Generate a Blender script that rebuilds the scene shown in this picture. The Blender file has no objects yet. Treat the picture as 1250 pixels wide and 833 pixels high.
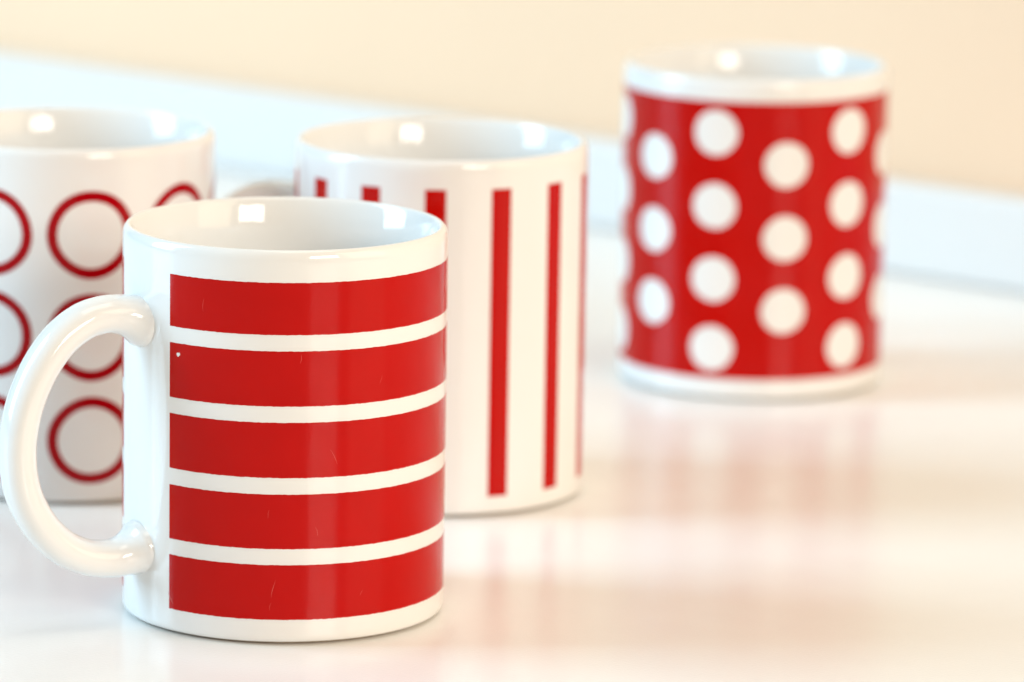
import bpy, bmesh, math, random
from mathutils import Vector, Matrix
R = math.radians
rnd = random.Random(7)
S = bpy.context.scene
COL = S.collection

# ------------------------------------------------------------------ camera
PITCH, ROLL, CAM_H = 0.1941, 0.0163, 0.3211
cam_data = bpy.data.cameras.new('camera')
cam = bpy.data.objects.new('camera', cam_data)
COL.objects.link(cam)
fwd = Vector((0, math.cos(PITCH), -math.sin(PITCH)))
right0 = Vector((1, 0, 0))
up0 = Vector((0, math.sin(PITCH), math.cos(PITCH)))
right = right0 * math.cos(ROLL) + up0 * math.sin(ROLL)
up = -right0 * math.sin(ROLL) + up0 * math.cos(ROLL)
mw = Matrix.Identity(4)
for i in range(3):
    mw[i][0], mw[i][1], mw[i][2] = right[i], up[i], -fwd[i]
mw[2][3] = CAM_H
cam.matrix_world = mw
cam_data.sensor_width = 36.0
cam_data.sensor_fit = 'HORIZONTAL'
cam_data.lens = 6274 / 1250 * 36.0
cam_data.clip_start, cam_data.clip_end = 0.05, 60
cam_data.dof.use_dof = True
cam_data.dof.focus_distance = 1.262
cam_data.dof.aperture_fstop = 9.4
cam_data.dof.aperture_blades = 8
S.camera = cam

# ------------------------------------------------------------------ light
world = bpy.data.worlds.new('World'); S.world = world
world.use_nodes = True
bg = world.node_tree.nodes['Background']
bg.inputs['Color'].default_value = (1.0, 0.76, 0.52, 1)
bg.inputs['Strength'].default_value = 0.22

def area(name, loc, target, sx, sy, power, color):
    d = bpy.data.lights.new(name, 'AREA')
    d.shape = 'RECTANGLE'; d.size, d.size_y = sx, sy
    d.energy, d.color = power, color
    o = bpy.data.objects.new(name, d); COL.objects.link(o)
    o.location = loc
    o.rotation_euler = (Vector(target) - Vector(loc)).to_track_quat('-Z', 'Y').to_euler()
    return o
# cool daylight window off to the left
area('window_light_cool', (-1.40, 1.37, 0.66), (0.0, 1.40, 0.03), 0.58, 1.08, 36.0, (0.54, 0.81, 1.0))
# bright window behind the camera to the right, two panes
for z0, z1 in ((0.68, 0.94), (0.975, 1.40)):
    area('window_light_pane', (1.46, -1.35, (z0 + z1) / 2), (-0.02, 1.38, (z0 + z1) / 2), 1.05, z1 - z0, 97 * (z1 - z0), (1.0, 0.90, 0.79))
# warm room light from the right
area('room_light_warm', (2.3, 0.55, 1.15), (0.05, 1.42, 0.05), 2.4, 2.0, 60, (1.0, 0.83, 0.58))
# added overhead fill that brightens the tabletop, no known lamp there
area('added_top_fill', (0.2, 1.1, 2.3), (0.05, 1.35, 0.0), 1.1, 1.1, 17.5, (0.97, 0.93, 0.83))

S.view_settings.view_transform = 'Standard'
S.view_settings.look = 'None'
S.view_settings.gamma = 1.0
S.view_settings.exposure = -0.35
S.view_settings.use_curve_mapping = False
S.render.engine = 'CYCLES'
S.cycles.use_denoising = True
S.cycles.max_bounces = 10
S.cycles.diffuse_bounces = 6
S.cycles.glossy_bounces = 6
S.cycles.caustics_reflective = True

# ------------------------------------------------------------------ materials
def mat(name, color, rough, ior=1.5, mottle=0.0, mscale=30.0, rvar=0.0, bump=0.0, bscale=200.0, bdist=0.0005, coat=0.0):
    m = bpy.data.materials.new(name); m.use_nodes = True
    nt = m.node_tree; N = nt.nodes; L = nt.links
    p = N['Principled BSDF']
    p.inputs['Base Color'].default_value = (*color, 1)
    p.inputs['Roughness'].default_value = rough
    p.inputs['IOR'].default_value = ior
    p.inputs['Coat Weight'].default_value = coat
    tc = N.new('ShaderNodeTexCoord')
    if mottle > 0:
        n = N.new('ShaderNodeTexNoise'); n.inputs['Scale'].default_value = mscale; n.inputs['Detail'].default_value = 6
        L.new(tc.outputs['Object'], n.inputs['Vector'])
        mx = N.new('ShaderNodeMix'); mx.data_type = 'RGBA'
        mx.inputs[6].default_value = (*[c * (1 - mottle) for c in color], 1)
        mx.inputs[7].default_value = (*[min(1, c * (1 + mottle)) for c in color], 1)
        L.new(n.outputs['Fac'], mx.inputs[0]); L.new(mx.outputs[2], p.inputs['Base Color'])
    if rvar > 0:
        n = N.new('ShaderNodeTexNoise'); n.inputs['Scale'].default_value = mscale * 2.3; n.inputs['Detail'].default_value = 5
        L.new(tc.outputs['Object'], n.inputs['Vector'])
        mr = N.new('ShaderNodeMapRange')
        mr.inputs['From Min'].default_value, mr.inputs['From Max'].default_value = 0.3, 0.7
        mr.inputs['To Min'].default_value, mr.inputs['To Max'].default_value = rough - rvar, rough + rvar
        L.new(n.outputs['Fac'], mr.inputs['Value']); L.new(mr.outputs[0], p.inputs['Roughness'])
    if bump > 0:
        n = N.new('ShaderNodeTexNoise'); n.inputs['Scale'].default_value = bscale; n.inputs['Detail'].default_value = 3
        L.new(tc.outputs['Object'], n.inputs['Vector'])
        b = N.new('ShaderNodeBump'); b.inputs['Strength'].default_value = bump; b.inputs['Distance'].default_value = bdist
        L.new(n.outputs['Fac'], b.inputs['Height']); L.new(b.outputs[0], p.inputs['Normal'])
    return m
M_CER = mat('glazed_white_ceramic', (0.80, 0.80, 0.79), 0.07, mottle=0.012, mscale=60, bump=0.17, bscale=85, bdist=0.0004)
M_RED = mat('glossy_red_print', (0.47, 0.0025, 0.001), 0.09, ior=1.25, mottle=0.06, mscale=120, rvar=0.03, bump=0.10, bscale=140, bdist=0.0003)
M_RED2 = mat('deep_red_print', (0.36, 0.0005, 0.004), 0.09, ior=1.25, mottle=0.06, mscale=120, rvar=0.03)
M_FOOT = mat('unglazed_foot', (0.42, 0.33, 0.24), 0.7, mottle=0.1, mscale=200)
M_TABLE = mat('white_laminate', (0.87, 0.86, 0.84), 0.245, ior=1.42, mottle=0.015, mscale=25, rvar=0.025, bump=0.22, bscale=1100, bdist=0.0002)
M_SKIRT = mat('white_painted_wood', (0.74, 0.745, 0.74), 0.35, mottle=0.02, mscale=20, bump=0.1, bscale=60)
M_WALL = mat('beige_wall_paint', (0.87, 0.64, 0.45), 0.7, mottle=0.03, mscale=8, bump=0.15, bscale=350)
M_SCR = mat('pale_scratch', (0.60, 0.10, 0.08), 0.3)

# ------------------------------------------------------------------ helpers
def mesh_obj(name, verts, faces, material, parent=None, smooth=True, radial=False):
    me = bpy.data.meshes.new(name); me.from_pydata(verts, [], faces); me.update()
    if smooth: me.polygons.foreach_set('use_smooth', [True] * len(me.polygons))
    me.materials.append(material)
    o = bpy.data.objects.new(name, me); COL.objects.link(o)
    if parent: o.parent = parent
    if radial:   # decals keep the normals of the wall they are printed on
        me.normals_split_custom_set_from_vertices([Vector((v[0], v[1], 0)).normalized() for v in verts])
    return o

def box_obj(name, x0, x1, y0, y1, z0, z1, material, bevel=0.0, mw=None):
    bm = bmesh.new(); bmesh.ops.create_cube(bm, size=1)
    for v in bm.verts:
        v.co = Vector(((x0 + x1) / 2 + v.co.x * (x1 - x0), (y0 + y1) / 2 + v.co.y * (y1 - y0), (z0 + z1) / 2 + v.co.z * (z1 - z0)))
    if bevel: bmesh.ops.bevel(bm, geom=bm.edges[:], offset=bevel, segments=4, profile=0.5, affect='EDGES')
    me = bpy.data.meshes.new(name); bm.to_mesh(me); bm.free()
    me.materials.append(material)
    o = bpy.data.objects.new(name, me); COL.objects.link(o)
    if mw: o.matrix_world = mw
    return o

# ------------------------------------------------------------------ setting
wall_n = Vector((0.63444, 0.77297, 0)); wall_d = 1.44863
wall_t = Vector((0.77297, -0.63444, 0))
origin = wall_n * wall_d + wall_t * ((Vector((0.08, 1.80, 0)) - wall_n * wall_d).dot(wall_t))
WM = Matrix.Identity(4)
for i in range(3):
    WM[i][0], WM[i][1], WM[i][2], WM[i][3] = wall_t[i], wall_n[i], (0, 0, 1)[i], origin[i]
SK_T, SK_H = 0.014, 0.0322
o = box_obj('tabletop', -1.7, 1.3, -1.9, SK_T + 0.001, -0.04, 0.0, M_TABLE, 0.0, WM); o['kind'] = 'structure'
o = box_obj('skirting_board', -1.7, 1.3, 0.0, SK_T, 0.0003, SK_H, M_SKIRT, 0.002, WM); o['kind'] = 'structure'
o = box_obj('wall', -1.7, 1.3, SK_T + 0.0012, SK_T + 0.10, -0.04, 1.6, M_WALL, 0.0, WM); o['kind'] = 'structure'

# ------------------------------------------------------------------ mugs
RAD, HGT = 0.041, 0.0994
def P(az, r, z):            # azimuth in degrees from the side that faces -Y, positive to +X
    a = R(az); return (r * math.sin(a), -r * math.cos(a), z)

def smooth_profile(pts, n):
    out = []
    for i in range(len(pts) - 1):
        p0, p1, p2, p3 = pts[max(i - 1, 0)], pts[i], pts[i + 1], pts[min(i + 2, len(pts) - 1)]
        for k in range(n):
            t = k / n
            out.append(tuple(0.5 * (2 * p1[j] + (p2[j] - p0[j]) * t + (2 * p0[j] - 5 * p1[j] + 4 * p2[j] - p3[j]) * t * t + (3 * p1[j] - p0[j] - 3 * p2[j] + p3[j]) * t ** 3) for j in range(len(p1))))
    out.append(pts[-1]); return out

def lathe(prof, seg):
    V, F = [], []
    for r, z in prof:
        for k in range(seg): V.append(P(360 * k / seg, r, z))
    for i in range(len(prof) - 1):
        for k in range(seg):
            a, b = i * seg + k, i * seg + (k + 1) % seg
            F.append((a, b, b + seg, a + seg))
    return V, F

def mm(l): return [(a / 1000, b / 1000) for a, b in l]
OUT = mm([(39.0, 0.6), (39.9, 0.68), (40.5, 1.0), (40.83, 1.55), (40.97, 2.3), (41, 3.3), (41, 5), (41, 8), (41, 14), (41, 24), (41, 40), (41, 56), (41, 72),
          (41, 82), (41, 88), (41, 91.5), (41, 93.8), (41, 95.2), (40.98, 96.4), (40.86, 97.5), (40.6, 98.4), (40.2, 99.0), (39.7, 99.35), (39.2, 99.3), (38.8, 98.9),
          (38.45, 98.1), (38.05, 96.8), (37.65, 95.3), (37.3, 93.7), (37.0, 91.9), (36.8, 89.8), (36.68, 87), (36.62, 83), (36.6, 77), (36.6, 66), (36.6, 50), (36.6, 34), (36.5, 22),
          (36.2, 15), (35.5, 10.5), (33.8, 7.6), (30.5, 6.3), (25, 5.9), (15, 5.8), (6, 5.7), (0.3, 5.7)])
FOOT = mm([(39.1, 0.62), (38.7, 0.3), (38.3, 0.0), (36.8, 0.0), (36.2, 0.5), (35.6, 1.6), (30, 2.0), (0.3, 2.0)])

BODY_ME, FOOT_ME, HANDLE_ME = None, None, None
def build_shared():
    global BODY_ME, FOOT_ME, HANDLE_ME
    V, F = lathe(smooth_profile(OUT, 3), 192)
    o = mesh_obj('body', V, F, M_CER); BODY_ME = o.data; bpy.data.objects.remove(o)
    V, F = lathe(FOOT, 128)
    F = [tuple(reversed(f)) for f in F]
    o = mesh_obj('foot_ring', V, F, M_FOOT, smooth=False); FOOT_ME = o.data; bpy.data.objects.remove(o)
    # handle: an oval section swept along a C in the plane of the axis (local +X is outwards)
    path = mm([(38.6, 77.4), (41.5, 78.3), (45.5, 79.4), (50.5, 79.7), (56.3, 78.2), (62.6, 73.8), (68.1, 66.4), (71.9, 57.4), (73.5, 47.5), (72.3, 37.3),
               (68.1, 28.6), (62.1, 22.1), (55.4, 18.5), (49, 17.4), (45, 17.7), (41.5, 18.7), (38.6, 19.8)])
    path = smooth_profile(path, 6)
    V, F = [], []; n = len(path); sg = 32
    for i, (x, z) in enumerate(path):
        a, b = path[max(i - 1, 0)], path[min(i + 1, n - 1)]
        t = Vector((b[0] - a[0], 0, b[1] - a[1])).normalized()
        nrm = Vector((t.z, 0, -t.x))
        d = max(0.0, x - 0.0405)
        end = math.exp(-d / 0.0026)
        ra = 0.0044 * (1 + 0.10 * math.exp(-d / 0.012) + 0.46 * end)
        rb = 0.0055 * (1 + 0.06 * math.exp(-d / 0.012) + 0.44 * end)
        for k in range(sg):
            u = 2 * math.pi * k / sg
            cu, su = math.cos(u), math.sin(u)
            q = Vector((x, 0, z)) + nrm * (ra * math.copysign(abs(cu) ** 0.92, cu)) + Vector((0, rb * math.copysign(abs(su) ** 0.92, su), 0))
            V.append(tuple(q))
    for i in range(n - 1):
        for k in range(sg):
            a, b = i * sg + k, i * sg + (k + 1) % sg
            F.append((a, a + sg, b + sg, b))
    o = mesh_obj('handle', V, F, M_CER); HANDLE_ME = o.data; bpy.data.objects.remove(o)
build_shared()

def link(name, me, parent):
    o = bpy.data.objects.new(name, me); COL.objects.link(o); o.parent = parent; return o

def mug(name, loc, handle_az, label):
    root = bpy.data.objects.new(name, None); COL.objects.link(root)
    root.location = (loc[0] / 1000, loc[1] / 1000, 0.0001)
    root['label'] = label; root['category'] = 'mug'; root['group'] = 'red and white patterned mugs'
    link('body', BODY_ME, root); link('foot_ring', FOOT_ME, root)
    h = link('handle', HANDLE_ME, root)
    # local +X of the handle points to azimuth handle_az
    h.rotation_euler = (0, 0, R(handle_az - 90))
    return root

PR = 0.00007
def jit(i, seed, amp=0.00004):
    return amp * (math.sin(i * 1.7 + seed) * 0.5 + math.sin(i * 0.61 + seed * 2.1) * 0.6 + rnd.uniform(-0.8, 0.8))

def patch(name, az0, az1, z0, z1, parent, material=M_RED, wob=1.0, step=0.75):
    n = max(4, int(abs(az1 - az0) / step)); m = max(2, int((z1 - z0) / 4)) if abs(az1 - az0) < 40 else 4
    V, F = [], []
    seed = rnd.uniform(0, 9)
    azs = [az0 + (az1 - az0) * i / n for i in range(n + 1)]
    for j in range(m + 3):
        for i, az in enumerate(azs):
            if j == 0: z = z0
            elif j == m + 2: z = z1
            else: z = z0 + (z1 - z0) * (j - 1) / m
            z /= 1000
            if j <= 1: z += jit(i, seed) * wob if j == 1 else 0
            if j >= m + 1: z += jit(i, seed + 3) * wob if j == m + 1 else 0
            edge = j in (0, m + 2) or i in (0, n)
            V.append(P(az, RAD + (-0.00004 if edge else PR), z))
    w = n + 1
    # the skirt rows follow the jittered edge so that the print has a crisp rim
    for i in range(w):
        a = V[1 * w + i]; V[i] = (V[i][0], V[i][1], a[2] - 0.00003)
        b = V[(m + 1) * w + i]; V[(m + 2) * w + i] = (V[(m + 2) * w + i][0], V[(m + 2) * w + i][1], b[2] + 0.00003)
    for j in range(m + 2):
        for i in range(n):
            a = j * w + i; F.append((a, a + 1, a + w + 1, a + w))
    return mesh_obj(name, V, F, material, parent, radial=True)

def ring_print(name, az, z, ro, ri, parent, off=PR, material=M_RED, seg=96):
    V, F = [], []
    disc = ri <= 0
    prof = [(ro + 0.03, -0.00004), (ro, off)] + ([(ro * 0.75, off), (ro * 0.5, off), (ro * 0.25, off)] if disc else [((ro + ri) / 2, off), (ri, off), (ri - 0.03, -0.00004)])
    seed = rnd.uniform(0, 9)
    for q, (r, o) in enumerate(prof):
        for k in range(seg):
            u = 2 * math.pi * k / seg
            rr = r * (1 + 0.006 * math.sin(3 * u + seed) + 0.004 * math.sin(5 * u + 2 * seed))
            x, zz = rr * math.sin(u), z + rr * math.cos(u)
            V.append(P(az + math.degrees(x / 41.0), RAD + o, zz / 1000))
    for i in range(len(prof) - 1):
        for k in range(seg):
            a, b = i * seg + k, i * seg + (k + 1) % seg
            F.append((a, a + seg, b + seg, b))
    if disc: F.append(tuple((len(prof) - 1) * seg + k for k in reversed(range(seg))))
    return mesh_obj(name, V, F, material, parent, radial=True)

# broad horizontal bands
m1 = mug('mug', (-57.55, 1277.2), -61.0, 'white mug with five broad red horizontal bands, its C-shaped handle in full view')
bands = [(78.5, 91.5), (60.6, 74.4), (42.6, 56.5), (24.6, 38.4), (6.6, 20.5)]
for z0, z1 in bands:
    patch('stripe', -41.5, 282.5, z0, z1, m1)
# a chipped speck and fine scratches in the red print
def blob(name, az, z, r, parent, material):
    V = [P(az, RAD + PR + 0.00003, z / 1000)]; n = 9
    for k in range(n):
        u = 2 * math.pi * k / n; rr = r * rnd.uniform(0.65, 1.25)
        V.append(P(az + math.degrees(rr * math.cos(u) / 41), RAD + PR + 0.00002, (z + 1.15 * rr * math.sin(u)) / 1000))
    return mesh_obj(name, V, [(0, 1 + k, 1 + (k + 1) % n) for k in range(n)], material, parent, radial=True)
blob('paint_chip', -37.2, 71.6, 0.55, m1, M_CER)
def scratch(az, z, ln, lean, w, parent):
    V, F = [], []
    for i in range(7):
        t = i / 6 - 0.5; ww = w * (1 - (2 * t) ** 2) + 0.015
        a = az + lean * t + 0.35 * math.sin(3 * t + az)
        for s in (-1, 1): V.append(P(a + s * math.degrees(ww / 2 / 41), RAD + PR + 0.00002, (z + ln * t) / 1000))
    for i in range(6): F.append((2 * i, 2 * i + 1, 2 * i + 3, 2 * i + 2))
    return mesh_obj('scratch', V, F, M_SCR, parent, radial=True)
for a, z, l, le, w in ((-0.7, 14.5, 4.5, 1.0, .10), (-1.6, 10, 2.0, .6, .06), (8, 72.5, 2.4, .5, .08), (20, 47.6, 4.0, -3.0, .09), (-40.3, 9.4, 3.2, -2.0, .16),
                       (-2.5, 33.5, 2.2, 1.0, .06), (31, 12.5, 1.5, .4, .08), (-26.5, 85, 3.5, .3, .06), (14, 29, 2.6, -1.0, .06), (38, 66, 2.2, .5, .05)):
    scratch(a, z, l, le, w, m1)

# narrow vertical stripes
m2 = mug('mug', (-20.47, 1419.3), -106.0, 'white mug with thin red vertical stripes all around it')
for k in range(13):
    c = -79 + 25.9 * k
    patch('stripe', c - 4.35, c + 4.35, 5.7, 91.5, m2, wob=0.7)

# polka dots
m3 = mug('mug', (74.6, 1583.1), 191.0, 'red mug covered in white polka dots, with plain white rim and foot')
patch('print_band', -149.5, 171.5, 6.8, 92.6, m3, wob=0.6)
for k in range(-4, 5):
    az = 11.3 + 30.7 * k
    rows = (73.5, 50.8, 28.3) if k % 2 == 0 else (82.9, 60.3, 37.7, 16.2)
    for z in rows:
        ring_print('dot', az, z, 6.9, 0, m3, off=PR + 0.00006, material=M_CER, seg=48)

# ring pattern
m4 = mug('mug', (-125.3, 1427.6), -106.5, 'white mug patterned with rows of thin red rings')
for k in range(8):
    az = -66.5 + 40 * k
    for z in (75.9, 47.3, 18.2):
        ring_print('ring', az, z, 12.25, 9.35, m4, material=M_RED2)
